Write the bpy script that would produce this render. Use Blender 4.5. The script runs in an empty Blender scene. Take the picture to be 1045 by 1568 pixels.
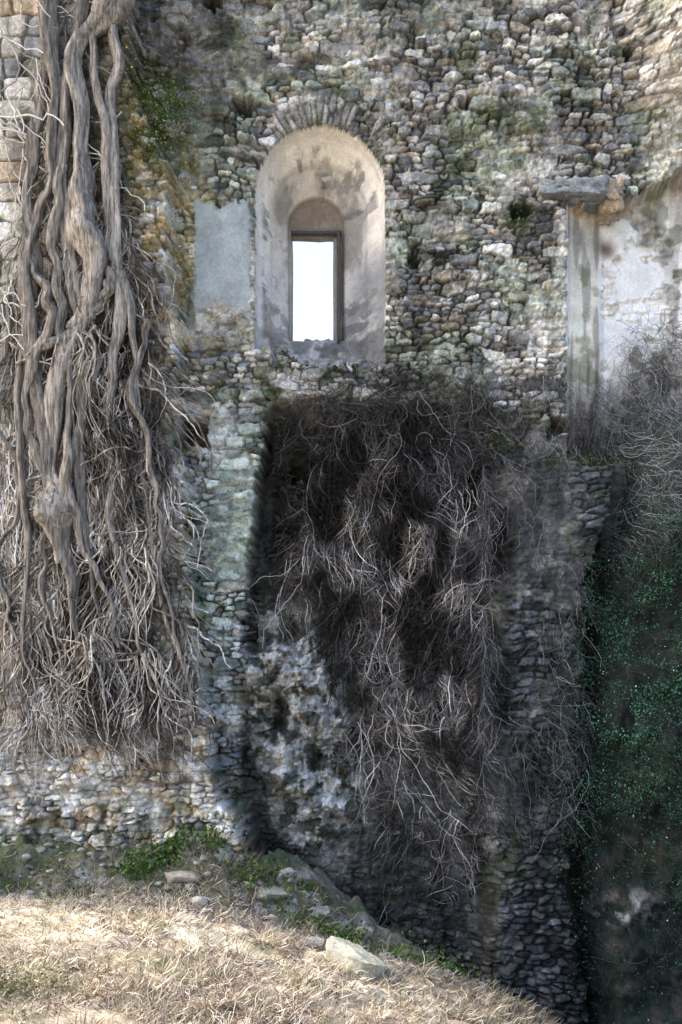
import bpy, math, numpy as np
from mathutils import Vector
rng=np.random.default_rng(7)
D=bpy.data; S=bpy.context.scene
CAMY=-16.0; CAMZ=5.0
# ---------------------------------------------------------------- helpers
def sm(a,b,x):
    t=np.clip((x-a)/(b-a),0,1); return t*t*(3-2*t)
def hsh(ix,iy,s):
    n=(ix.astype(np.int64)*374761393+iy.astype(np.int64)*668265263+s*144269504)&0xffffffff
    n=((n^(n>>13))*1274126177)&0xffffffff
    n=n^(n>>16)
    return (n&0xffffff)/float(0xffffff)
def vn(x,y,s):
    ix=np.floor(x);iy=np.floor(y);fx=x-ix;fy=y-iy
    fx=fx*fx*(3-2*fx);fy=fy*fy*(3-2*fy)
    a=hsh(ix,iy,s);b=hsh(ix+1,iy,s);c=hsh(ix,iy+1,s);d=hsh(ix+1,iy+1,s)
    return (a*(1-fx)+b*fx)*(1-fy)+(c*(1-fx)+d*fx)*fy
def fbm(x,y,s,o=4):
    r=0;a=.5;t=0
    for i in range(o):
        r=r+a*vn(x*2**i+i*17.3,y*2**i+i*9.1,s+i*31);t+=a;a*=.55
    return r/t
def cells(u,v,s,jx=.5,jy=.28,p=3.0):
    F1=np.full(u.shape,9.);F2=np.full(u.shape,9.);ID=np.zeros(u.shape);DX=np.zeros(u.shape);DY=np.zeros(u.shape)
    j0=np.floor(v)
    for dj in(-1,0,1):
        j=j0+dj
        st=.6+.9*hsh(j,j*0,s+5); uu=u*st+hsh(j,j*0+1,s+6)*7
        i0=np.floor(uu)
        for di in(-1,0,1):
            i=i0+di
            cx=i+.5+(hsh(i,j,s)-.5)*jx*1.3; cy=j+.5+(hsh(i,j,s+1)-.5)*jy*1.6
            dx=(uu-cx)/st**.5;dy=v-cy
            w=.85+.3*hsh(i,j,s+3)
            d=(np.abs(dx)**p+np.abs(dy)**p)**(1/p)*w
            idn=hsh(i,j,s+2)
            m=d<F1
            F2=np.where(m,F1,np.minimum(F2,d))
            ID=np.where(m,idn,ID);DX=np.where(m,dx,DX);DY=np.where(m,dy,DY)
            F1=np.where(m,d,F1)
    return F1,F2,ID,DX,DY
def lerp(a,b,t): return a*(1-t)+b*t
def mixc(c,col,m): return c*(1-m[...,None])+np.array(col)*m[...,None]
def mesh(name,V,F,C=None,mat=None,smooth=True,parent=None):
    V=np.asarray(V,dtype=np.float32);F=np.asarray(F,dtype=np.int32)
    me=D.meshes.new(name);k=F.shape[1]
    me.vertices.add(len(V));me.vertices.foreach_set("co",V.ravel())
    me.loops.add(F.size);me.loops.foreach_set("vertex_index",F.ravel())
    me.polygons.add(len(F));me.polygons.foreach_set("loop_start",np.arange(0,F.size,k,dtype=np.int32))
    me.update(calc_edges=True)
    me.polygons.foreach_set("use_smooth",np.full(len(F),smooth))
    if C is not None:
        a=me.color_attributes.new("Col",'FLOAT_COLOR','POINT')
        C=np.concatenate([np.clip(C,0,.85),np.ones((len(C),1))],1).astype(np.float32)
        a.data.foreach_set("color",C.ravel())
    if mat: me.materials.append(mat)
    ob=D.objects.new(name,me);S.collection.objects.link(ob)
    if parent: ob.parent=parent
    return ob
def empty(name):
    e=D.objects.new(name,None);S.collection.objects.link(e);return e
def material(name,scale=20,amt=.5,bump=.5,bscale=40,stretch=(1,1,1),dist=.02,rough=.92,transl=0,base=None,speck=0,sscale=70):
    m=D.materials.new(name);m.use_nodes=True;n=m.node_tree.nodes;l=m.node_tree.links
    b=n["Principled BSDF"];b.inputs["Roughness"].default_value=rough
    b.inputs["Specular IOR Level"].default_value=.2
    if base is None:
        at=n.new("ShaderNodeAttribute");at.attribute_name="Col";csrc=at.outputs["Color"]
    else:
        at=n.new("ShaderNodeRGB");at.outputs[0].default_value=(*base,1);csrc=at.outputs[0]
    g=n.new("ShaderNodeNewGeometry");mp=n.new("ShaderNodeMapping");mp.inputs["Scale"].default_value=stretch
    l.new(g.outputs["Position"],mp.inputs["Vector"])
    def layer(src,sc,am,lo,hi):
        t=n.new("ShaderNodeTexNoise");t.inputs["Scale"].default_value=sc;t.inputs["Detail"].default_value=6;t.inputs["Roughness"].default_value=.7
        l.new(mp.outputs[0],t.inputs["Vector"])
        r=n.new("ShaderNodeMapRange");r.inputs["From Min"].default_value=lo;r.inputs["From Max"].default_value=hi
        r.inputs["To Min"].default_value=1-am;r.inputs["To Max"].default_value=1+am
        l.new(t.outputs["Fac"],r.inputs["Value"])
        vm=n.new("ShaderNodeVectorMath");vm.operation='SCALE'
        l.new(src,vm.inputs[0]);l.new(r.outputs[0],vm.inputs["Scale"]);return vm.outputs[0]
    o=layer(csrc,scale,amt,.3,.7)
    if speck:o=layer(o,sscale,speck,.4,.6)
    l.new(o,b.inputs["Base Color"])
    if bump:
        t2=n.new("ShaderNodeTexNoise");t2.inputs["Scale"].default_value=bscale;t2.inputs["Detail"].default_value=8;t2.inputs["Roughness"].default_value=.7
        l.new(mp.outputs[0],t2.inputs["Vector"])
        bp=n.new("ShaderNodeBump");bp.inputs["Strength"].default_value=bump;bp.inputs["Distance"].default_value=dist
        l.new(t2.outputs["Fac"],bp.inputs["Height"]);l.new(bp.outputs[0],b.inputs["Normal"])
    if transl:
        tr=n.new("ShaderNodeBsdfTranslucent");mx=n.new("ShaderNodeMixShader");mx.inputs[0].default_value=transl
        l.new(o,tr.inputs[0]);l.new(b.outputs[0],mx.inputs[1]);l.new(tr.outputs[0],mx.inputs[2])
        l.new(mx.outputs[0],n["Material Output"].inputs[0])
    return m
M_wall=material("rubble_stone",12,.42,.8,24,dist=.045,speck=.24,sscale=34)
M_plaster=material("old_plaster",5,.2,.35,26,dist=.012,speck=.1,sscale=30)
M_soil=material("dry_soil",9,.5,.9,30,dist=.04,speck=.3)
M_bark=material("vine_bark",10,.5,1,14,stretch=(1,1,.14),dist=.1,speck=.5,sscale=26)
M_twig=material("dry_twig",30,.35,0)
M_leaf=material("leaf",15,.3,0,rough=.6,transl=.25)
M_straw=material("straw",15,.25,0,transl=.25)
M_rock=material("pale_rock",7,.3,.8,22,dist=.04,speck=.25)
M_iron=material("dark_wood",20,.3,.3,40,base=(.09,.08,.075))

# ---------------------------------------------------------------- WALL height field
xs=np.concatenate([np.linspace(-42,-7,70)[:-1],np.linspace(-7,-5.6,36)[:-1],np.arange(-5.6,5.6,.0155),np.linspace(5.61,7,36),np.linspace(7.2,14,40)])
zs=np.concatenate([np.linspace(-2,0,40)[:-1],np.arange(0,15.9,.0155),np.linspace(15.92,19,50)])  # unseen far-left stretch and raised top added to block the sun
X,Z=np.meshgrid(xs,zs);PX=522+X*100;PY=1568-Z*100
wob=fbm(X*1.7,Z*1.7,11,4)-.5
wob2=fbm(X*6,Z*6,12,3)-.5
fine=fbm(X*16,Z*16,13,3)-.5
big=fbm(X*.45,Z*.45,14,3)-.5
med=fbm(X*.9+3,Z*.9,19,4)
WX=X+.14*wob+.07*wob2; WZ=Z+.16*wob+.07*wob2
F1,F2,ID,DX,DY=cells(WX/.21,WZ/.088,21)
e=(F2-F1); st=sm(.02,.24,e+wob2*.2)
G1,G2,IG,GX,GY=cells(WX/.42,WZ/.17,51)
selb=(sm(.70,.74,IG)); eg=G2-G1; sb=sm(.02,.18,eg+wob2*.14)
st=lerp(st,sb,selb); ID=lerp(ID,(IG*7.3)%1,selb)
tilt=((ID*13.7)%1-.5)*DX*.07+((ID*29.1)%1-.5)*DY*.07
prot=(ID*5.31)%1
fill=sm(.46,.60,fbm(X*1.3+9,Z*1.3,33,5))
relief=st*(.03+.10*prot**1.4)+tilt*st*(1-selb)
relief=lerp(relief,.055+.045*st*prot,fill*.65)+.07*fine+.09*wob2
def pal(v):
    v=v%1
    c=np.array([[.18,.185,.19],[.30,.305,.305],[.40,.40,.39],[.33,.30,.26],[.60,.595,.57],[.25,.26,.27]])
    i=np.minimum((v*6).astype(int),5); return c[i]
scol=pal(ID*17.7)*(.65+.7*((ID*91.3)%1))[...,None]
mort=np.array([.44,.425,.40])*(0.2+1.4*fbm(X*6,Z*6,41,5))[...,None]
C=scol*st[...,None]+mort*(1-st)[...,None]
C=C*lerp(1,.27,(1-st)*(1-fill))[...,None]
C=C*(1-fill*.4)[...,None]+mort*1.1*(fill*.4)[...,None]
lime=sm(.57,.62,fbm(X*2.3+31,Z*3.0,34,5))*sm(.35,.55,fbm(X*9,Z*9,35,3))
C=mixc(C,[.66,.65,.62],lime*.6)
lich=sm(.52,.66,fbm(X*1.1+11,Z*.9,36,4))
C=C*(1-lich[...,None]*(1-np.array([.84,.90,.84])))
Y=-relief+.22*big+.10*wob
wn=wob*60; wn2=wob2*18+fine*8
# --- voussoirs around arch
cx,cyy=490,293
rr=np.hypot(PX-cx,np.minimum(PY-cyy,0)+0*PX); th=np.arctan2(-(PY-cyy),PX-cx)
vm=sm(95,98,rr)*(1-sm(130,146,rr+wn2*1.6))*(1-sm(225,265,PY+wn))*sm(.33,.4,fbm(X*2.5,Z*2.5,78,3))
V1,V2,IV,_,_=cells(rr/44.+wob2*.3,th*118/9.5+wob2*.5,77,jx=.5)
sv=sm(.02,.3,V2-V1)
vc=np.array([.31,.30,.285])*(.5+1.0*IV)[...,None]*lerp(.45,1,sv)[...,None]
C=lerp(C,vc,(vm*.8)[...,None])
Y=lerp(Y,-(.03+.05*sv*(.3+IV))-.04*fine,vm)
# --- ledge pier right of the ivy
rl=np.interp(PY,[680,700,800,900,1050,1200,1300,1568],[950,955,930,890,885,872,860,900])
ml=sm(700,716,PY+wn*.35+wn2*.8)*sm(725,790,PX+wn2*1.5+wn*1.2)*(1-sm(-10,10,PX-rl-wn2*2-wn*.4))
L1,L2,IL,lx,ly=cells(WX/.27+wob*.4,(Z+.16*wob+.06*wob2)/.105,91,jy=.35)
sl=sm(.02,.32,L2-L1+wob2*.15)
lc=(np.array([.20,.215,.235])*(.35+1.2*IL)[...,None])*lerp(.45,1,sl)[...,None]
lf=sm(.38,.55,fbm(X*1.3,Z*1.0,93,4))*(1-sm(1230,1350,PY))
lc=lerp(lc,np.array([.21,.215,.22])*(.2+1.5*fbm(X*6,Z*4,94,5))[...,None],(lf*.85)[...,None])
lc=mixc(lc,[.5,.5,.5],sm(.6,.66,fbm(X*3+2,Z*4,95,4))*.45)
C=C*(1-ml)[...,None]+lc*ml[...,None]
Y=lerp(Y,-.26-.06*sl*(.4+IL)*(1-lf*.6)-.22*wob-.12*wob2-.05*fine,ml)
moss=ml*(1-sm(700,735,PY+wn2))
# --- central recess
le=np.interp(PY,[600,650,850,1000,1200,1330,1400],[430,408,385,378,372,400,520])+wn2*.9+wn*.12
re=np.interp(PY,[600,700,1300,1568],[735,765,745,725])+wn2*1.5+wn*1.2
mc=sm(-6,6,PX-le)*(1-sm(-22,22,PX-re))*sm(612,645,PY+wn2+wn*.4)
dep=np.interp(PY,[600,800,950,1150,1300],[.95,.9,.7,.55,.4])-.3*wob
oc=np.exp(-(np.abs(PX-455-(PY-1100)*.24)/82)**3-(np.abs(PY-1115)/185)**3)*mc
rk=fbm(X*2.2,Z*1.5,98,4)+.6*np.abs(fbm(X*3.5,Z*2.5,99,4)-.5)
Y=Y+mc*dep-oc*(.5+1.9*(rk-.55)+.5*np.abs(fbm(X*8,Z*5,100,3)-.5))
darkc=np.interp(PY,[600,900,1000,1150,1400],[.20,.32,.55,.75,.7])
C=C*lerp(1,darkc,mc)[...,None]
# --- right recess
tope=np.interp(PX,[860,870,925,940,1000,1045,1400],[312,312,308,302,286,264,262])+wn2*1.3+wn*.25*sm(925,960,PX)
mr=sm(-3,3,PX-868-wn2*.25)*sm(-3,3,PY-tope)
rd=np.interp(PX,[868,874,925,935,1045,1400],[0,.14,.34,.42,.5,.6])
low=sm(500,760,PY+wn)
bp_=sm(.56,.6,fbm(X*1.8+4,Z*1.8,63,4)+.03*sm(930,1045,PX))*sm(925,935,PX)
Yr=lerp(rd,rd*.7+.35,low)+.03*wob+.015*wob2+bp_*(.05-relief*.6)
Y=lerp(Y,Yr+(-relief*.5)*low,mr*(1-ml))
jamb=sm(868,872,PX)*(1-sm(922,930,PX))
wp=sm(.3,.36,fbm(X*3,Z*3,61,4)+.19-.3*sm(460,640,PY+(PX-930)*.5))
pc=mixc(np.zeros(C.shape)+np.array([.32,.30,.27]),[.85,.83,.81],wp)
pc=mixc(pc,[.46,.43,.38],jamb*.8)
strk=sm(.5,.62,vn(X*14,Z*1.4,62))*.35
pc=pc*(1-strk*jamb)[...,None]
pc=lerp(pc,mort*1.3,(bp_*.8)[...,None])
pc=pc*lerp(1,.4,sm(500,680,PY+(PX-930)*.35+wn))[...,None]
mrp=mr*(1-ml)
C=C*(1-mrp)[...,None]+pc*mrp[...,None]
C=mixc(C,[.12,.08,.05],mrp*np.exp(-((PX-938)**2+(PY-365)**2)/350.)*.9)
C=mixc(C,[.36,.24,.16],mrp*(1-sm(0,22,PY-tope))*sm(.4,.6,fbm(X*4,Z*4,66,3))*.7)
mk=sm(950,1050,PX+wn*.7)*(1-sm(-5,4,PY-tope+wn2))
Y=Y-mk*(.08+1.0*(1-sm(-20,240,PY)))
C=mixc(C,[.60,.57,.52],mk*.6*sm(.3,.5,med))
# --- left buttress
R=np.interp(PY,[-300,0,150,300,600,900,1100,1200,1290,1330],[200,205,220,268,285,298,325,345,385,420])+wn2*1.6+wn*.35
mp=1-sm(-9,6,PX-R)
A1,A2,IA,ax,ay=cells((X+.06*wob)/.5,(Z+.06*wob)/.3,101,jy=.15,p=4)
sa=sm(.015,.12,A2-A1+wob2*.03)
ap=np.array([[.50,.48,.44],[.62,.60,.56],[.42,.43,.45],[.54,.46,.36],[.34,.35,.36],[.70,.68,.64]])
ac=ap[np.minimum(((IA*9.7)%1*6).astype(int),5)]
ac=ac*lerp(.5,1,sa)[...,None]*(.6+.8*fbm(X*4,Z*4,103,4))[...,None]
rub=sm(1040,1180,PY+wn*3+wn2*2)
warm=scol*np.array([1.4,1.35,1.25])*lerp(.5,1,st)[...,None]
wpat=sm(.45,.55,fbm(X*1.8,Z*3.4,104,5))
warm=lerp(warm,np.array([.74,.72,.69])*(.5+1.0*fbm(X*7,Z*7,105,4))[...,None],(wpat*.75)[...,None])
warm=mixc(warm,[.50,.36,.21],sm(.56,.66,fbm(X*4+7,Z*5,106,3))*.5)
ac=ac*(1-rub)[...,None]+warm*rub[...,None]
rightside=sm(90,230,PX+wn*.6)
ac=lerp(ac,C*1.25,(rightside*.7*(1-rub))[...,None])
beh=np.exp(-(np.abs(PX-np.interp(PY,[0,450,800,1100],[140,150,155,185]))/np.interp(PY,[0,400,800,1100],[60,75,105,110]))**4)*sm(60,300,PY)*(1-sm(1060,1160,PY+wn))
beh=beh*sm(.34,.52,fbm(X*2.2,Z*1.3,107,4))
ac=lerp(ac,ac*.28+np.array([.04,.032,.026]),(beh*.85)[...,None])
Yp=-.6+.1*big-lerp(.05*sa+.03*IA,relief*1.35,np.clip(rub+rightside,0,1))-.25*wob*np.clip(rub+rightside*.7,0,1)
Yp=Yp-.2*sm(1050,1280,PY)
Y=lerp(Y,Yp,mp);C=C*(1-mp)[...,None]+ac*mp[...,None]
gapc=np.exp(-((PX-R)/60.)**2)*sm(80,200,PY)
li=(np.exp(-((PX-225)/60)**2-((PY-330)/170)**2)+.7*gapc*(1-sm(480,700,PY)))*sm(.43,.56,fbm(X*5,Z*5,111,4))
C=mixc(C,[.46,.37,.19],np.clip(li,0,1)*.6)
mo=np.exp(-((PX-245)/50)**2-((PY-220)/110)**2)*sm(.38,.52,fbm(X*7,Z*7,112,3))
mo=mo+moss*.8*sm(.35,.55,fbm(X*6,Z*6,113,3))+.8*np.exp(-((PX-410)/25)**2-((PY-590)/22)**2)
mo=mo+.7*np.exp(-((PX-795)/22)**2-((PY-330)/22)**2)+.5*sm(.55,.66,fbm(X*2+4,Z*2,114,4))*sm(1150,1300,PY)
mo=mo+.55*sm(.60,.70,fbm(X*2.6+14,Z*2.6,116,4))
C=mixc(C,[.09,.115,.045],np.clip(mo,0,1)*.85)
bs=np.exp(-((PX-345)/55)**2)*sm(560,680,PY)*(1-sm(1150,1280,PY))*(1-mp)*(1-mc)
C=C*(1+bs[...,None]*np.array([.30,.38,.44]))
pm=sm(295,301,PX+wn2*.3)*(1-sm(380,388,PX+wn2*.5))*sm(318,326,PY+wn2*2+wn*.3)*(1-sm(465,485,PY+wn2*2+wn*.8-(PX-300)*.2))
pcol=np.array([.33,.37,.385])*(.7+.6*fbm(X*3,Z*2,119,4))[...,None]
# --- overall tone: weathering, plus shade painted into the lower wall
low_shade=np.interp(PY,[0,60,200,560,700,1000,1300,1568],[.92,1.0,1.06,.98,.82,.72,.62,.38])  # shade painted into the colour, deepening down the wall
low_shade=lerp(low_shade,.98,mp)
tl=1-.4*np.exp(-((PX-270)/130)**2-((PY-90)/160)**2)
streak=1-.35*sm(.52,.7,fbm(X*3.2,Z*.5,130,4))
C=C*(low_shade*tl*streak)[...,None]*(.45+1.1*med)[...,None]
dr=sm(840,930,PX)*sm(500,900,PY); C=C*(1-.6*dr)[...,None]  # lower-right shade painted into the wall colour
C=.33*(np.clip(C,.003,1)/.33)**1.3
C=lerp(C,pcol,(pm*.95)[...,None]);Y=lerp(Y,-.085+.015*wob2,pm)
occ=np.array([.38,.38,.37])*(.2+1.6*fbm(X*5,Z*4,97,5))[...,None]
occ=mixc(occ,[.76,.755,.73],sm(.51,.55,fbm(X*5.5,Z*6.5,96,5))*.85)
occ=mixc(occ,[.06,.068,.05],sm(.53,.59,fbm(X*4.5+5,Z*4.5,95,5))*.9)
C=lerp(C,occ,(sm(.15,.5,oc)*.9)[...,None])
for(x0,y0,rx,ry,k)in[(455,592,34,16,.8),(432,578,20,10,.7),(790,285,20,20,.6),(740,495,14,34,.4),(683,355,40,22,.4),(858,450,12,130,.5),(600,330,12,40,.5),(520,40,120,20,.3),(60,1180,60,40,.5),(190,1215,90,24,.6),(330,700,40,60,.3)]:
    g=np.exp(-((PX-x0)/rx)**4-((PY-y0)/ry)**4)*sm(.35,.5,fbm(X*8,Z*8,120,3))
    C=mixc(C,[.70,.70,.68],g*k)
for(x0,y0,w,h,d)in[(371,162,11,11,.6),(709,164,8,9,.6),(632,398,8,13,.3),(298,662,18,20,.7),(855,655,12,13,.4),(380,968,8,14,.4),(796,328,16,10,.2),(325,3,14,8,.4),(960,90,10,8,.2),(460,708,14,10,.2)]:
    g=(1-sm(-3,3,np.abs(PX-x0)+wn2*.9-w))*(1-sm(-3,3,np.abs(PY-y0)+wn2*.9-h))
    Y=Y+g*d;C=C*(1-.6*g)[...,None]
# --- window niche
def arch(px,py,cx,hw,spr,bot):
    a=np.where(py<spr,hw-np.hypot(px-cx,py-spr),hw-np.abs(px-cx))
    return np.minimum(a,bot-py)
botn=562+wn2*1.6-26*sm(.45,.6,fbm(X*5,Z*0+2,145,3))*(1-sm(430,470,PX))
do=arch(PX+wn2*.2,PY,490,99,293,botn); di=-arch(PX,PY,481.5,46.5,300,489)
mn=(do>0)
t=np.clip(do/(np.maximum(do,0)+np.maximum(di,0)+1e-6),0,1)
dn=np.interp(t,[0,.06,.40,.46,1],[0,.26,.55,.72,.98])
ins=sm(0,3,-di)
dn=dn+ins*.10
sill=sm(489,494,PY)*mn
wc=np.zeros(C.shape)+np.array([.84,.80,.74])
upper=1-sm(330,420,PY+wn)
wc=mixc(wc,[.60,.57,.53],sm(.40,.47,t)*.7+0*t)
wc=mixc(wc,[.62,.63,.65],(1-upper)*.6)
dirt=sm(.46,.64,fbm(X*3+5,Z*1.2,140,5)+.16*sm(.45,.6,t)-.08)
wc=mixc(wc,[.17,.16,.155],dirt*lerp(.12,.7,sm(.4,.6,t)))
wc=mixc(wc,[.17,.18,.20],sm(525,560,PX)*(1-upper)*.78)
wc=mixc(wc,[.25,.21,.175],ins)
brk=sm(.50,.57,fbm(X*4,Z*4,141,5)+.14*sm(400,480,PY)-.06)*sm(.1,.25,t)
wc=mixc(wc,scol*.9+.02,brk*.8)
wc=wc*lerp(1,.7,sill)[...,None]
Yn=dn+.02*wob+.012*wob2*(1+5*brk)+.03*sill*wob2*3
Y=np.where(mn,Yn,Y);C=np.where(mn[...,None],wc,C)
V=np.stack([X,Y,Z],-1)
topm=Z>16.2
V[...,2]=np.where(topm,Z+(fbm(X*.8,Z*0+2,150,3)-.5)*1.0*sm(16.2,19,Z),Z)
ny,nx=X.shape
idx=np.arange(nx*ny).reshape(ny,nx)
Q=np.stack([idx[:-1,:-1],idx[:-1,1:],idx[1:,1:],idx[1:,:-1]],-1)
fpx=(PX[:-1,:-1]+PX[1:,1:])/2;fpy=(PY[:-1,:-1]+PY[1:,1:])/2
HT=317
hole=(fpx>443)&(fpx<509)&(fpy>HT)&(fpy<486)
fm_n=mn[:-1,:-1]&~hole
fm_r=(mr*(1-ml)>.5)[:-1,:-1]&(fpy<620)&~fm_n
fm_b=(mp>.5)[:-1,:-1]&~fm_n&~fm_r&(fpx>-400)
fm_p=(pm>.5)[:-1,:-1]&~fm_n&~fm_r&~fm_b
fm_w=~(fm_n|hole|fm_r|fm_b|fm_p)
def sub(name,m,mat,parent=None):
    q=Q[m];u,inv=np.unique(q.ravel(),return_inverse=True)
    return mesh(name,V.reshape(-1,3)[u],inv.reshape(-1,4),C.reshape(-1,3)[u],mat,parent=parent)
wall=empty("ruined_stone_wall")
sub("masonry",fm_w,M_wall,wall)
sub("plaster_remnant",fm_p,M_plaster,wall)
win=empty("arched_window")
sub("plaster_splay",fm_n,M_plaster,win)
sub("plastered_alcove",fm_r,M_plaster)
sub("stone_buttress",fm_b,M_wall)

def rbox(name,x0,x1,y0,y1,z0,z1,mat,parent=None,n=10,jit=.012,bev=.03,col=(.2,.2,.2),seed=0,rot=None):
    import bmesh
    bm=bmesh.new();bmesh.ops.create_cube(bm,size=1)
    bmesh.ops.subdivide_edges(bm,edges=bm.edges[:],cuts=n,use_grid_fill=True)
    me=D.meshes.new(name)
    v=np.array([q.co[:] for q in bm.verts])
    s=np.array([x1-x0,y1-y0,z1-z0]);p=v*s
    b=np.minimum(bev,s.min()/2.2);inner=np.clip(p,-(s/2-b),(s/2-b));d=p-inner;ln=np.linalg.norm(d,axis=1,keepdims=True)+1e-9
    p=np.where(ln>1e-6,inner+d/ln*b,p)
    q=p*9+seed
    p=p+((fbm(q[:,0]+q[:,2],q[:,1]-q[:,2]*.7,5,3)-.5)*jit*4)[:,None]*np.sign(v)
    p=p+np.array([(x0+x1)/2,(y0+y1)/2,(z0+z1)/2])
    for i,w in enumerate(bm.verts): w.co=p[i]
    bm.to_mesh(me);bm.free()
    a=me.color_attributes.new("Col",'FLOAT_COLOR','POINT')
    cc=np.array(col)*(.7+.6*fbm(q[:,0],q[:,2],9,2))[:,None]
    a.data.foreach_set("color",np.concatenate([cc,np.ones((len(cc),1))],1).astype(np.float32).ravel())
    for f in me.polygons:f.use_smooth=True
    me.materials.append(mat)
    ob=D.objects.new(name,me);S.collection.objects.link(ob)
    if parent:ob.parent=parent
    return ob
def wx(px):return(px-522)/100
def wz(py):return(1568-py)/100
a,b_,t_,bo=wx(443),wx(509),wz(HT),wz(486)
rbox("reveal_left",a-.14,a+.0,1.05,1.3,bo-.1,t_+.1,M_plaster,win,4,.006,.02,(.35,.33,.3),1)
rbox("reveal_right",b_,b_+.14,1.05,1.3,bo-.1,t_+.1,M_plaster,win,4,.006,.02,(.3,.29,.28),2)
rbox("reveal_top",a-.1,b_+.1,1.06,1.25,t_,t_+.16,M_plaster,win,4,.006,.02,(.25,.22,.2),3)
rbox("reveal_sill",a-.1,b_+.1,1.06,1.4,bo-.16,bo+.02,M_plaster,win,12,.03,.03,(.3,.29,.27),4)
rbox("lintel",wx(441),wx(523),.93,1.05,wz(HT-1),wz(HT-6),M_iron,win,6,.004,.015,seed=5)
rbox("frame_post",wx(515),wx(521),.87,1.0,bo-.1,t_+.0,M_iron,win,6,.004,.015,seed=6)
rbox("stone_lintel",wx(822),wx(924),-.3,.4,wz(311),wz(284),M_wall,None,14,.035,.05,(.26,.29,.31),8)
rbox("stone_lintel",wx(920),wx(952),-.18,.4,wz(328),wz(280),M_wall,None,10,.04,.07,(.45,.37,.28),9)

# ---------------------------------------------------------------- GROUND
def zg(x,y):
    b=np.interp(x,[-60,-5,-2,0,2,4,60],[2.4,2.3,2.15,1.62,1.05,.3,.3])
    k=np.interp(x,[-6,-3,-1.6,-.6,.3,1,2.3,6],[.68,.72,.75,.6,.25,-.1,-1.2,-1.3])
    yy=y+.35*(fbm(x*1.2,y*1.2,201,3)-.5)
    s=sm(-1.9,-.75,yy)
    h=b+k*s
    h=h-.9*sm(2,4.5,x)*sm(-5,-2.5,y)
    h=h+sm(-7.5,-15,y)*np.clip(3.3-b,0,3)
    h=h+.2*(fbm(x*.9,y*.9,202,4)-.5)+.17*(fbm(x*3.5,y*3.5,203,4)-.5)+.3*s*(fbm(x*3.3,y*3.3,204,4)-.5)*2
    return h
gx=np.concatenate([np.linspace(-200,-8,40)[:-1],np.arange(-8,6,.04),np.linspace(6.1,200,40)])
gy=np.concatenate([np.linspace(-200,-9,50)[:-1],np.arange(-9,-2.5,.04),np.arange(-2.5,1.6,.025),np.linspace(1.7,200,40)])
GX,GY=np.meshgrid(gx,gy);GZ=zg(GX,GY)
behind=sm(1.6,6,GY);GZ=GZ*(1-behind)+0*behind
gn=fbm(GX*4,GY*4,210,4);gn2=fbm(GX*1.3,GY*1.3,211,4)
GC=np.zeros(GX.shape+(3,))+np.array([.74,.66,.52])
GC=mixc(GC,[.34,.27,.20],sm(.48,.62,gn)*.75)
GC=mixc(GC,[.33,.26,.20],(1-sm(-4.6,-3.2,GY+1.5*(gn2-.5)))*.75*sm(-12,-9,GY))
GC=mixc(GC,[.17,.18,.08],sm(.55,.68,gn2)*.5)
GC=mixc(GC,[.12,.112,.092],sm(-2.0,-1.5,GY)*.9)
GC=mixc(GC,[.34,.34,.32],sm(-1.9,-1.5,GY)*sm(.55,.6,fbm(GX*6,GY*6,214,4))*.8)
GC=mixc(GC,[.065,.085,.035],sm(-1.9,-1.5,GY)*sm(.45,.6,gn2)*.75)
GC=mixc(GC,[.06,.057,.047],sm(.6,2.2,GX+.5*(gn2-.5))*.9)
ny,nx=GX.shape;gi=np.arange(nx*ny).reshape(ny,nx)
GQ=np.stack([gi[:-1,:-1],gi[:-1,1:],gi[1:,1:],gi[1:,:-1]],-1).reshape(-1,4)
mesh("ground",np.stack([GX,GY,GZ],-1).reshape(-1,3),GQ,GC.reshape(-1,3),M_soil)

# ---------------------------------------------------------------- tubes / leaves
def tubes(name,PTS,RAD,COL,mat,sides=3,parent=None,flute=0):
    N,M,_=PTS.shape
    T=np.gradient(PTS,axis=1);T/=np.linalg.norm(T,axis=2,keepdims=True)+1e-9
    up=np.array([.13,1,.21]);A=np.cross(T,up);A/=np.linalg.norm(A,axis=2,keepdims=True)+1e-9
    B=np.cross(T,A)
    ang=np.arange(sides)/sides*2*np.pi
    ca=np.cos(ang)[None,None,:,None];sa_=np.sin(ang)[None,None,:,None]
    rad=RAD[:,:,None,None]*np.ones((1,1,sides,1))
    if flute:
        an=ang[None,None,:]+np.linspace(0,3,M)[None,:,None]
        rad=rad*(1+flute*np.sin(an*3+np.arange(N)[:,None,None])+flute*.7*np.sin(an*7+np.arange(N)[:,None,None]*2+np.linspace(0,8,M)[None,:,None])+flute*.6*(rng.random((N,M,sides))-.5))[...,None]
    Vt=PTS[:,:,None,:]+rad*(ca*A[:,:,None,:]+sa_*B[:,:,None,:])
    id_=np.arange(N*M*sides).reshape(N,M,sides)
    nx_=np.roll(id_,-1,axis=2)
    Fq=np.stack([id_[:,:-1],nx_[:,:-1],nx_[:,1:],id_[:,1:]],-1).reshape(-1,4)
    Cc=np.repeat(COL,M*sides,axis=0) if COL.ndim==2 else np.repeat(COL.reshape(-1,3),sides,axis=0)
    return mesh(name,Vt.reshape(-1,3),Fq,Cc,mat,parent=parent)
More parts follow.
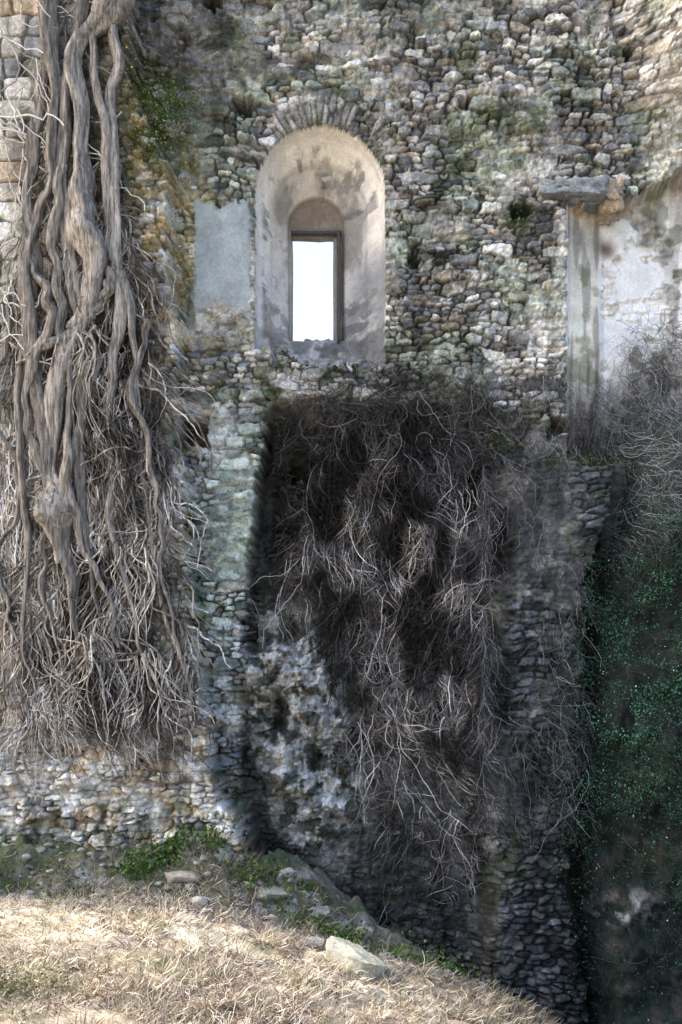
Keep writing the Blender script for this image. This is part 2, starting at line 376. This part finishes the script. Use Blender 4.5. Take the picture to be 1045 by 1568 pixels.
def leaves(name,PTS,SIZE,COL,mat,parent=None,aspect=.7,down=0):
    N=len(PTS);a=rng.normal(size=(N,3));a[:,2]-=down;a/=np.linalg.norm(a,axis=1,keepdims=True)
    b=rng.normal(size=(N,3));n=np.cross(a,b);n/=np.linalg.norm(n,axis=1,keepdims=True);b=np.cross(n,a)
    s=SIZE[:,None]
    v=np.stack([PTS,PTS+a*s*.45+b*s*aspect*.5+n*s*.08,PTS+a*s,PTS+a*s*.45-b*s*aspect*.5+n*s*.08],1)
    f=np.arange(N*4).reshape(N,4)
    return mesh(name,v.reshape(-1,3),f,np.repeat(COL,4,axis=0),mat,smooth=False,parent=parent)
def hang(N,px0,py0,length,wander,M,yfun,lean=0,curl=.0,freq=.012,seed=0,spread=.35,keep=.80,yj=.02):
    r=np.random.default_rng(seed)
    px=px0.copy();py=py0.copy();st_=length/(M-1)
    ang=np.pi/2+r.normal(0,spread,N)+lean
    out=[];da=r.normal(0,1,N)*curl
    for k in range(M):
        out.append(np.stack([px,py],-1))
        nz=(vn(px*freq+seed,py*freq,seed+300)-.5)*2.2
        nz2=(vn(px*freq*3+seed,py*freq*3,seed+301)-.5)*1.0
        ang=ang*keep+(1-keep)*(np.pi/2+lean)+da*.3+nz*wander*.35+nz2*wander*.3+r.normal(0,.3,N)*wander
        px=px+np.cos(ang)*st_;py=py+np.sin(ang)*st_
    Q2=np.stack(out,1)
    y=yfun(Q2[...,0],Q2[...,1],np.repeat(r.random(N)[:,None],M,1))
    drift=np.cumsum(r.normal(0,yj,(N,M)),axis=1)
    y=y+.05*(r.random(N)[:,None]-.5)*np.ones((1,M))+drift
    return np.stack([wx(Q2[...,0]),y,wz(Q2[...,1])],-1),Q2
def twigcol(N,base,light,pl=.25,seed=1):
    r=np.random.default_rng(seed);c=np.array(base)*(.45+1.1*r.random((N,1)))
    m=r.random(N)<pl;c[m]=np.array(light)*(.6+.6*r.random((m.sum(),1)));return c

# ---------------- centre: dry hanging ivy
LY=[560,600,650,700,800,900,1000,1100,1200,1300,1420]
LL=[560,490,440,425,425,455,505,535,550,565,600]
RY=[560,600,650,750,1100,1300,1420];RR=[640,720,755,768,768,755,735]
def yc(px,py,r):
    l=np.interp(py,LY,LL)-15
    rr_=np.interp(py,RY,RR)+10
    m=np.clip((px-l)/(rr_-l+1e-3),-.2,1.2);prof=np.sqrt(np.clip(1-(2*m-1)**2,0,1))
    cl=fbm(px*.02,py*.010,401,4)
    d=(.15+.6*prof)*np.interp(py,[550,620,700,1000,1250,1420],[.12,.35,.7,.75,.5,.25])*(-.3+2.6*cl)
    return .3-(d+.1)*(.4+.6*r)
ivy=empty("dry_ivy")
def edge(px,py):
    l=np.interp(py,LY,LL)+70*(fbm(py*.012,py*0+3,411,3)-.5);r_=np.interp(py,RY,RR)+80*(fbm(py*.013,py*0+8,412,3)-.5)
    return l,r_
def dens(px,py):
    l,r_=edge(px,py)
    dn_=fbm(px*.017,py*.011,404,4)
    pr=np.interp(py,[560,650,900,1050,1250,1400],[.5,.85,.8,.55,.45,.3])*np.clip((dn_-.38)*6,.05,1)
    return pr*sm(-25,40,px-l)*sm(-25,35,r_-px)
def ivyset(N,seed,ymax=830,pw=1.05):
    r=np.random.default_rng(seed)
    py0=560+(r.random(N)**pw)*ymax;px0=r.uniform(400,820,N)
    k=r.random(N)<dens(px0,py0)
    return px0[k],py0[k],k.sum()
def icol(q,seed,N,pl=.25):
    shade=sm(.40,.60,fbm(q[...,0]*.022,q[...,1]*.014,402,5))
    hi=np.exp(-((q[...,0]-715)/60)**2-((q[...,1]-980)/170)**2)+.5*np.exp(-((q[...,0]-690)/60)**2-((q[...,1]-1250)/120)**2)+.4*np.exp(-((q[...,0]-590)/40)**2-((q[...,1]-900)/120)**2)  # highlights painted into the twig colour
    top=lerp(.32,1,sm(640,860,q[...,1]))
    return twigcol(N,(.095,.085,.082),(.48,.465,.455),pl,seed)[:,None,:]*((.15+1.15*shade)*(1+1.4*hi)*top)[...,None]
px0,py0,N=ivyset(14000,31)
pts,q=hang(N,px0,py0,rng.uniform(15,80,N),1.05,9,yc,0,.35,seed=3,spread=.9,keep=.9,yj=.012,freq=.025)
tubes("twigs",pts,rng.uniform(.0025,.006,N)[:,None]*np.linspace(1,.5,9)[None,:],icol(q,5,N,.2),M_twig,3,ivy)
px0,py0,N=ivyset(3600,32,740)
pts,q=hang(N,px0,py0,rng.uniform(70,240,N),.8,20,yc,0,.12,seed=4,spread=.5,yj=.014,freq=.022)
tubes("stems",pts,rng.uniform(.004,.010,N)[:,None]*np.linspace(1,.4,20)[None],icol(q,55,N),M_twig,4,ivy)
N=1300
th_=rng.uniform(-3.0,.5,N);r0=rng.uniform(.4,1.2,N)
px0=600+np.cos(th_)*150*r0;py0=665+np.sin(th_)*85*r0
pts,q=hang(N,px0,py0,rng.uniform(25,90,N),1.0,9,lambda a,b,r:-.03-.25*r,0,.5,seed=9,spread=1.4,keep=.93)
tubes("crown_twigs",pts,rng.uniform(.002,.005,N)[:,None]*np.linspace(1,.5,9)[None],twigcol(N,(.06,.056,.054),(.36,.35,.34),.1,7),M_twig,3,ivy)
N=3600
py0=rng.uniform(570,1260,N);px0=rng.uniform(600,890,N)
kk=rng.random(N)<sm(.4,.55,fbm(px0*.015,py0*.01,415,3));px0=np.where(py0>720,np.maximum(px0,735),px0)[kk];py0=py0[kk];N=len(px0)
pts,q=hang(N,px0,py0,rng.uniform(20,75,N),.8,9,lambda a,b,r:-.06-.14*r-.25*sm(690,720,b),-.05,.25,seed=91,spread=.6,keep=.88)
tubes("side_twigs",pts,rng.uniform(.002,.005,N)[:,None]*np.linspace(1,.5,9)[None],twigcol(N,(.07,.07,.073),(.34,.34,.35),.2,71),M_twig,3,ivy)
N=15000
py_=600+rng.random(N)**1.3*760;px_=rng.uniform(410,800,N)
y_=yc(px_,py_,rng.random(N)*.8)+.12
k=rng.random(N)<dens(px_,py_)
leaves("dead_leaves",np.stack([wx(px_),y_,wz(py_)],-1)[k],rng.uniform(.025,.07,N)[k],(np.array([.06,.053,.05])*(.2+2.4*rng.random((N,1))**3))[k],M_leaf,ivy)

# ---------------- left: old vine on the buttress
vine=empty("old_climbing_vine")
def path(pts,M=60,off=0,seed=0):
    p=np.array(pts,float);s=np.linspace(0,1,len(p));tt=np.linspace(0,1,M)
    a=np.interp(tt,s,p[:,0]);b=np.interp(tt,s,p[:,1]);c=np.interp(tt,s,p[:,2]);w=np.interp(tt,s,p[:,3])
    k=np.ones(7)/7
    f=lambda z:np.convolve(np.pad(z,3,mode='edge'),k,'valid')
    a,b,c,w=map(f,(a,b,c,w))
    a=a+(vn(tt*9,tt*0+seed,501)-.5)*24+(vn(tt*25,tt*0+seed,502)-.5)*12
    w=w*(.6+.75*vn(tt*16,tt*0+seed,503)**1.3)*np.interp(b,[0,350,500],[.9,.95,.85])
    return np.stack([wx(a),-c,wz(b)],-1),w/100
trs=[ [(195,-60,.85,22),(185,60,.85,23),(140,130,.9,18),(148,300,.95,15),(148,370,1.0,28),(172,450,1.0,15),(125,620,1.0,12),(110,760,1.0,12),(118,810,1.0,34),(125,880,1.0,8)],
 [(105,-60,.85,13),(110,80,.85,15),(98,220,.9,14),(105,330,.9,11),(60,430,.9,12),(85,560,.95,12),(95,700,1.0,12),(120,800,1.02,14),(130,900,1.0,10),(150,1040,.95,3)],
 [(145,-60,.8,12),(150,50,.85,13),(120,200,.9,10),(130,420,.95,11),(165,560,1.,10),(150,700,1.,9),(160,850,1.,6),(190,1010,.95,2)],
 [(215,-60,.8,9),(205,70,.85,9),(180,200,.85,9),(190,360,.9,11),(195,520,.95,10),(185,640,1.,8),(195,800,1.,5),(230,950,.95,4),(270,1080,.9,2)],
 [(75,-60,.7,7),(80,150,.75,8),(72,300,.8,8),(85,470,.85,9),(60,600,.9,8),(75,780,.95,7),(60,950,.95,4),(70,1080,.9,2)],
 [(160,100,.9,6),(175,240,.95,7),(190,400,.95,8),(215,560,.95,7),(240,760,.9,5),(265,950,.85,3),(310,1120,.8,1.5)],
 [(130,300,1.,7),(110,450,1.,9),(140,600,1.05,8),(130,760,1.1,8),(170,880,1.05,5),(205,1000,1.,2)],
 [(200,450,1.,9),(160,520,1.05,8),(120,560,1.05,7),(60,590,1.,4)],
 [(235,520,.9,6),(225,640,1.0,7),(255,760,.95,5),(262,880,.9,4),(285,1020,.85,2)],
 [(60,420,.9,7),(110,520,1.05,8),(70,660,1.0,7),(105,780,1.05,7),(85,900,1.,5),(110,1030,.95,2)],
 [(40,480,.8,5),(20,620,.85,5),(50,760,.9,5),(30,900,.9,4),(60,1000,.9,2)]]
PT=[];RD=[]
for i,tp in enumerate(trs):
    a,b=path(tp,150,seed=i*3.7);PT.append(a);RD.append(b)
tubes("trunks",np.array(PT),np.array(RD),np.tile(np.array([[.35,.32,.29]]),(len(PT),1))*rng.uniform(.7,1.2,(len(PT),1)),M_bark,18,vine,flute=.19)
def yv(px,py,r):
    c=np.interp(py,[0,400,800,1150],[150,165,160,190])
    return -.70-(.05+.30*np.exp(-((px-c)/105)**2)*np.interp(py,[0,200,500,950,1170],[.5,.6,1,.9,.3])*(.1+1.6*fbm(px*.02,py*.008,507,3)))*(.25+.75*r)-.12*sm(1000,1150,py)
def vedge(py0):
    return np.interp(py0,[0,300,450,600,800,1000,1150],[75,70,45,30,5,15,60]),np.interp(py0,[0,150,300,450,600,850,1050,1150],[185,180,195,235,262,280,312,330])
def vset(N,seed,lo=-40,hi=1120):
    r=np.random.default_rng(seed)
    py0=lo+r.random(N)**.8*(hi-lo)
    l,r_=vedge(py0);px0=l+(r_-l)*r.random(N)
    k=r.random(N)<np.interp(py0,[-40,150,400,500,1000,1120],[.15,.2,.4,1,.9,.5])*np.clip((fbm(px0*.02,py0*.010,506,4)-.40)*6,.08,1)
    return px0[k],py0[k],k.sum()
def vcol(q,seed,N,pl):
    sh=sm(.36,.60,fbm(q[...,0]*.022,q[...,1]*.010,505,4))
    dk=np.interp(q[...,1],[0,450,650,900],[.8,.8,1,1.15])
    return twigcol(N,(.23,.195,.17),(.66,.62,.575),pl,seed)[:,None,:]*((.25+1.15*sh)*dk)[...,None]
px0,py0,N=vset(7500,61)
pts,q=hang(N,px0,py0,rng.uniform(30,120,N),.7,12,yv,-.02,.15,seed=13,spread=.42,keep=.84,yj=.006,freq=.02)
rad=rng.choice([.0035,.006,.009,.013],N,p=[.34,.34,.22,.10])[:,None]*np.linspace(1,.4,12)[None]
tubes("rootlets",pts,rad,vcol(q,15,N,.3),M_twig,4,vine)
px0,py0,N=vset(1900,62,300,1090)
pts,q=hang(N,px0,py0,rng.uniform(80,240,N)*np.interp(py0,[300,800,1090],[1,1,.5]),.8,26,lambda a,b,r:yv(a,b,.5+.5*r)-.02,0,.06,freq=.035,seed=14,spread=.4,keep=.82,yj=.004)
tubes("sinuous_roots",pts,rng.uniform(.007,.020,N)[:,None]*np.linspace(1,.3,26)[None],vcol(q,16,N,.5)*1.1,M_bark,6,vine,flute=.1)
PX0=[];PY0=[];LN=[]
for (fx,fy,n_) in [(110,835,50),(150,560,30),(70,960,40),(215,860,35),(160,985,40),(250,1010,30)]:
    PX0.append(fx+rng.normal(0,16,n_));PY0.append(fy+rng.normal(0,10,n_));LN.append(rng.uniform(60,180,n_))
px0=np.concatenate(PX0);py0=np.concatenate(PY0);L=np.concatenate(LN);N=len(px0)
pts,q=hang(N,px0,py0,L,.6,20,lambda a,b,r:yv(a,b,.8+.3*r)-.05,0,.05,freq=.04,seed=17,spread=.6,keep=.9,yj=.004)
tubes("root_fans",pts,rng.uniform(.008,.02,N)[:,None]*np.linspace(1,.25,20)[None],twigcol(N,(.35,.31,.275),(.66,.62,.57),.4,18),M_bark,6,vine,flute=.1)
N=46
py0=rng.uniform(-20,560,N);px0=rng.uniform(-15,60,N)
pts,q=hang(N,px0,py0,rng.uniform(80,260,N),1.3,22,lambda a,b,r:-.75-.25*r,0,.25,seed=19)
tubes("wiry_stems",pts,rng.uniform(.006,.014,N)[:,None]*np.ones((1,22)),twigcol(N,(.65,.62,.58),(.75,.72,.66),.5,17),M_twig,5,vine)
def clump(px,py,sx,sy,n,y,size,cols,seed=0,dy=.12):
    r=np.random.default_rng(seed)
    a=px+r.normal(0,sx/2,n);b=py+r.normal(0,sy/2,n)
    p=np.stack([wx(a),y-np.abs(r.normal(0,dy,n)),wz(b)],-1)
    c=np.array(cols)[r.integers(0,len(cols),n)]*(.5+r.random((n,1)))
    return p,r.uniform(size*.5,size*1.3,n),c
GR=[(.07,.14,.03),(.11,.18,.04),(.04,.08,.02)]
OC=[(.38,.30,.12),(.22,.19,.08),(.45,.39,.22)]
cl=[clump(265,190,50,50,1200,-.5,.04,GR,1,.12),clump(255,250,50,70,600,-.6,.035,OC+GR,2),clump(225,330,80,160,450,-.66,.03,OC,3),
    clump(292,430,16,80,220,-.4,.03,OC+GR,4),clump(205,120,30,80,250,-.7,.03,OC+GR,5)]
leaves("foliage",np.concatenate([c[0] for c in cl]),np.concatenate([c[1] for c in cl]),np.concatenate([c[2] for c in cl]),M_leaf,vine)

# ---------------- right: ivy thicket
riv=empty("ivy_thicket")
def yr(px,py,r):
    le_=np.interp(py,[450,600,750,900,1200,1568],[900,905,930,880,850,860])
    return .45-(.15+np.interp(py,[430,600,900,1200,1568],[.1,.45,1.1,1.3,1.3])*sm(-20,110,px-le_)*(.3+1.3*fbm(px*.016,py*.012,601,4)))*(.6+.4*r)
ux=np.linspace(850,1180,120);uy=np.linspace(560,1700,300);UX,UY=np.meshgrid(ux,uy)
le_=np.interp(UY,[450,600,750,900,1200,1568],[930,940,950,895,868,880])+30*(fbm(UX*.02,UY*.02,609,3)-.5)
m=sm(0,40,UX-le_)*sm(560,640,UY)
yy=lerp(1.3,yr(UX,UY,0*UX)+.12,m)+.14*(fbm(UX*.05,UY*.05,602,4)-.5)
n1,n2=UX.shape;ii=np.arange(n1*n2).reshape(n1,n2)
cc=np.array([.026,.036,.030])*np.interp(UY[...,None],[600,850],[3,1])
g=np.exp(-((UX-948-(UY-1385)*.3)/48)**4-((UY-1385)/26)**4)*sm(.42,.55,fbm(UX*.06,UY*.06,613,4))
cc=mixc(cc,[.45,.46,.47],g*.9)
cc=mixc(cc,[.10,.085,.075],sm(.55,.65,fbm(UX*.03,UY*.03,614,4))*sm(1250,1330,UY)*.6)
mesh("core",np.stack([wx(UX),yy,wz(UY)],-1).reshape(-1,3),np.stack([ii[:-1,:-1],ii[:-1,1:],ii[1:,1:],ii[1:,:-1]],-1).reshape(-1,4),cc.reshape(-1,3),M_soil,parent=riv)
N=9500
py0=430+rng.random(N)**1.25*1080
l=np.interp(py0,[430,600,750,900,1340],[925,905,925,885,855]);px0=l+(1130-l)*rng.random(N)
pk=sm(-40,70,py0-(480+(1045-px0)*.35));ok=rng.random(N)<pk*np.clip((fbm(px0*.02,py0*.02,616,3)-.3)*5,.15,1)*np.interp(py0,[800,950],[1,.45]);px0=px0[ok];py0=py0[ok];N=len(px0)
pts,q=hang(N,px0,py0,rng.uniform(15,75,N),.9,9,yr,-.3,.3,seed=23,spread=.8,keep=.9,freq=.02)
top=1-sm(720,940,q[...,1])
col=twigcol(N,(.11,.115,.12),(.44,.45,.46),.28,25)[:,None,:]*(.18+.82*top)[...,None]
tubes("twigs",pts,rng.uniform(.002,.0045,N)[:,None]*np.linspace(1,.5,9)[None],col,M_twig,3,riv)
N=52000
py_=740+rng.random(N)*820
l=np.interp(py_,[740,900,1200,1560],[935,878,848,858])+np.random.default_rng(5).normal(0,9,N);px_=l+(1150-l)*rng.random(N)**.9
y_=yr(px_,py_,.6+rng.random(N)*.7)
y_=np.minimum(y_,np.where(px_<900,-.36,9))
keep=(rng.random(N)<np.interp(py_,[740,880,1250,1360,1560],[.1,1,1,.35,.15])*np.clip((fbm(px_*.03,py_*.03,606,3)-.28)*4,.08,1))
bl=fbm(px_*.02,py_*.02,605,3)
c=np.array([.045,.125,.075])*(.35+2.5*bl[:,None]**1.6)*(.5+rng.random((N,1)))*np.interp(py_,[800,1000,1250,1400],[.9,1.1,.75,.45])[:,None]
li=rng.random(N)<.025;c[li]=(.33,.44,.37)
leaves("ivy_leaves",np.stack([wx(px_),y_,wz(py_)],-1)[keep],rng.uniform(.018,.042,N)[keep],c[keep],M_leaf,riv,down=.6)

# ---------------- small plants
def on_ground(x,y,n,s,h,seed):
    r=np.random.default_rng(seed);a=x+r.normal(0,s,n);b=y+r.normal(0,s*.6,n)
    z=zg(a,b)+np.abs(r.normal(0,h,n));return np.stack([a,b,z],-1)
k=0
for(x,y,n,s,h)in[(-2.9,-1.25,700,.17,.14),(-2.45,-1.05,600,.15,.16),(-1.8,-1.0,400,.12,.2),(-5.0,-1.6,700,.2,.25),(.05,-1.6,500,.2,.1),(-1.2,-1.3,350,.2,.1),(-.5,-1.5,300,.25,.07),(.9,-1.7,300,.25,.08),(-3.8,-1.5,200,.3,.06),(1.5,-1.6,400,.3,.15),(-.9,-1.0,300,.25,.08)]:
    k+=1;p=on_ground(x,y,n,s,h,700+k)
    leaves("weed",p,rng.uniform(.03,.075,n),np.array(GR)[rng.integers(0,3,n)]*(.6+rng.random((n,1))),M_leaf,down=-.6)
p,s_,c_=clump(762,685,26,20,140,-.2,.035,[(.05,.09,.03)],31);leaves("fern_tuft",p,s_,c_,M_leaf)
p,s_,c_=clump(880,715,100,20,420,-.3,.03,GR,32);leaves("fern_tuft",p,s_,c_,M_leaf)
p,s_,c_=clump(800,330,22,18,160,.05,.04,[(.03,.05,.02)],33);leaves("fern_tuft",p,s_,c_,M_leaf)
p=on_ground(-3.25,-6.0,3200,.35,.1,777)
leaves("low_shrub",p,rng.uniform(.015,.04,3200),np.array([(.2,.2,.12),(.1,.12,.06),(.34,.3,.2)])[rng.integers(0,3,3200)]*(.5+rng.random((3200,1))),M_leaf,down=-.5)

# ---------------- dry grass
N=95000
gxp=rng.uniform(-7.5,5.2,N);gyp=rng.uniform(-8.5,-.9,N)
dens_=fbm(gxp*2.2,gyp*2.2,801,4)
keep=(rng.random(N)<np.clip((dens_-.42)*6,0.08,1))&~((gyp>-1.5)&(rng.random(N)<.4))
gxp=gxp[keep];gyp=gyp[keep];N=len(gxp);dens_=dens_[keep]
zz=zg(gxp,gyp)
hgt=rng.uniform(.025,.11,N)*(.3+1.5*dens_)*np.where((gxp>-2.5)&(gxp<3),1.4,.9)
th_=rng.uniform(0,2*np.pi,N);lean=rng.uniform(.2,2.8,N)
d=np.stack([np.cos(th_)*lean,np.sin(th_)*lean,np.ones(N)],-1);d/=np.linalg.norm(d,axis=1,keepdims=True)
base=np.stack([gxp,gyp,zz-.01],-1);tip=base+d*hgt[:,None]*1.6
sd=np.stack([-np.sin(th_),np.cos(th_),0*th_],-1)*rng.uniform(.003,.008,N)[:,None]
mid=base+d*hgt[:,None]*.8+np.array([0,0,.01])
v=np.stack([base-sd,base+sd,mid+sd*.8,tip],1)
gc=np.array([[.80,.71,.56],[.55,.44,.31],[.84,.78,.64],[.30,.22,.16],[.22,.27,.1]])[rng.choice(5,N,p=[.33,.2,.25,.14,.08])]*rng.uniform(.7,1.05,(N,1))
gc=gc*np.interp(gxp,[-.5,2],[1,.5])[:,None]*np.interp(gyp,[-6,-3.2],[.75,1])[:,None]*np.interp(gyp,[-1.7,-1.4],[1,.45])[:,None]
mesh("dry_grass",v.reshape(-1,3),np.arange(N*4).reshape(N,4),np.repeat(gc,4,axis=0),M_straw,smooth=False)
N=8500
a=np.where(rng.random(N)<.8,rng.normal(-.9,1.4,N),rng.uniform(-6,4,N));b=rng.uniform(-6.4,-.9,N)
kk=rng.random(N)<np.clip((fbm(a*1.5,b*1.5,811,3)-.35)*5,.05,1)*np.interp(b,[-6,-3,-1],[1,.7,.7]);a=a[kk];b=b[kk];N=len(a)
M=8;ds=np.zeros((N,M,3));ds[:,0]=np.stack([a,b,zg(a,b)-.02],-1)
dr_=rng.normal(0,.8,(N,3));dr_[:,2]=rng.uniform(.2,1.,N);dr_/=np.linalg.norm(dr_,axis=1,keepdims=True)
ln=rng.uniform(.015,.055,N)
for k in range(1,M):
    dr_=dr_+rng.normal(0,.35,(N,3));dr_[:,2]-=.1;dr_/=np.linalg.norm(dr_,axis=1,keepdims=True)
    ds[:,k]=ds[:,k-1]+dr_*ln[:,None]
    ds[:,k,2]=np.maximum(ds[:,k,2],zg(ds[:,k,0],ds[:,k,1])+.01)
sc_=twigcol(N,(.20,.145,.115),(.72,.64,.54),.35,40)*np.interp(b,[-1.8,-1.4],[1,.5])[:,None]
tubes("dead_stalks",ds,rng.uniform(.003,.008,N)[:,None]*np.linspace(1,.5,M)[None],sc_,M_twig,3)

# ---------------- rocks
def rock(name,x,y,sx,sy,sz,rz,col,seed,lift=.25,tilt=0,nf=18):
    import bmesh
    bm=bmesh.new();bmesh.ops.create_icosphere(bm,subdivisions=5 if sx>.12 else 3,radius=1)
    v=np.array([q.co[:] for q in bm.verts]);r=np.random.default_rng(seed)
    for _ in range(nf):
        n=r.normal(size=3);n/=np.linalg.norm(n);o=r.uniform(.55,.9)
        dd=v@n-o;v=v-np.clip(dd,0,None)[:,None]*n*.93
    v=v*(1+.26*(fbm(v[:,0]*3+v[:,2]*2+seed,v[:,1]*3-v[:,2]*2.3,seed,5)-.5))[:,None]
    v=v*np.array([sx,sy,sz])
    ct,s_=math.cos(tilt),math.sin(tilt);v=np.stack([v[:,0]*ct+v[:,2]*s_,v[:,1],-v[:,0]*s_+v[:,2]*ct],-1)
    cr,sr=math.cos(rz),math.sin(rz);v=np.stack([v[:,0]*cr-v[:,1]*sr,v[:,0]*sr+v[:,1]*cr,v[:,2]],-1)
    z=float(zg(np.array([x]),np.array([y]))[0])
    F=np.array([[q.index for q in f.verts] for f in bm.faces]);bm.free()
    c=np.array(col)*(.65+.7*fbm(v[:,0]*6,v[:,1]*6+v[:,2]*5,3,3))[:,None]
    return v+np.array([x,y,z+sz*lift]),F,c
v,F,c=rock("b",.2,-2.85,.54,.34,.27,-.35,(.48,.47,.38),41,.35,.45,26)
mesh("boulder",v,F,c,M_rock)
def rocks(name,lst,mat=M_rock):
    Vs=[];Fs=[];Cs=[];o=0
    for a in lst:
        v,F,c=rock("r",*a);Vs.append(v);Fs.append(F+o);Cs.append(c);o+=len(v)
    mesh(name,np.concatenate(Vs),np.concatenate(Fs),np.concatenate(Cs),mat)
r=np.random.default_rng(77);lst=[(-.4,-2.2,.22,.15,.12,.3,(.6,.58,.5),11,.3),(-1.9,-1.75,.17,.1,.09,.5,(.6,.56,.48),12,.3),(.6,-2.5,.12,.09,.07,.1,(.5,.5,.45),13,.3),(-1.0,-1.3,.28,.2,.13,.2,(.33,.32,.28),14,.1),(-1.7,-1.0,.3,.2,.15,.6,(.3,.3,.27),15,.1),(-2.2,-1.35,.35,.2,.1,.1,(.34,.32,.28),16,0),(-.75,-.95,.26,.18,.18,.9,(.28,.28,.26),17,.1),(-.3,-1.25,.2,.16,.12,.4,(.3,.3,.28),18,.1),(.3,-1.3,.2,.16,.14,.1,(.26,.26,.25),19,.1)]
for i in range(240):
    s=r.uniform(.012,.075);x=r.uniform(-5,2);y=r.uniform(-2.4,-.75)
    lst.append((x,y,s*1.4,s,s*.7,r.uniform(0,3),tuple(np.array([.36,.345,.32])*r.uniform(.5,1.3)),20+i,0))
rocks("fallen_stones",lst)

# ---------------------------------------------------------------- light, sky, camera
EL=math.radians(40);AZ=math.radians(85)
sd=Vector((-math.sin(AZ)*math.cos(EL),math.cos(AZ)*math.cos(EL),math.sin(EL)))
su=D.lights.new("sun",'SUN');su.energy=5.8;su.angle=math.radians(.5);su.color=(1,.95,.85)
so=D.objects.new("sun",su);S.collection.objects.link(so);so.rotation_euler=sd.to_track_quat('Z','Y').to_euler()
w=D.worlds.new("World");S.world=w;w.use_nodes=True;n=w.node_tree.nodes
sk=n.new("ShaderNodeTexSky");sk.sky_type='NISHITA';sk.sun_disc=False;sk.sun_elevation=EL;sk.sun_rotation=-AZ
sk.dust_density=5.0;sk.air_density=1.0;sk.ozone_density=.6
w.node_tree.links.new(sk.outputs[0],n["Background"].inputs[0]);n["Background"].inputs[1].default_value=.55
cd=D.cameras.new("camera");co=D.objects.new("camera",cd);S.collection.objects.link(co)
co.location=(0,CAMY,CAMZ);co.rotation_euler=(math.radians(90),0,0)
cd.sensor_fit='VERTICAL';cd.sensor_height=36;cd.lens=36*16/15.68;cd.shift_y=(7.84-5)/15.68
cd.clip_end=1000;S.camera=co
S.view_settings.view_transform='Standard';S.view_settings.look='None';S.view_settings.exposure=0
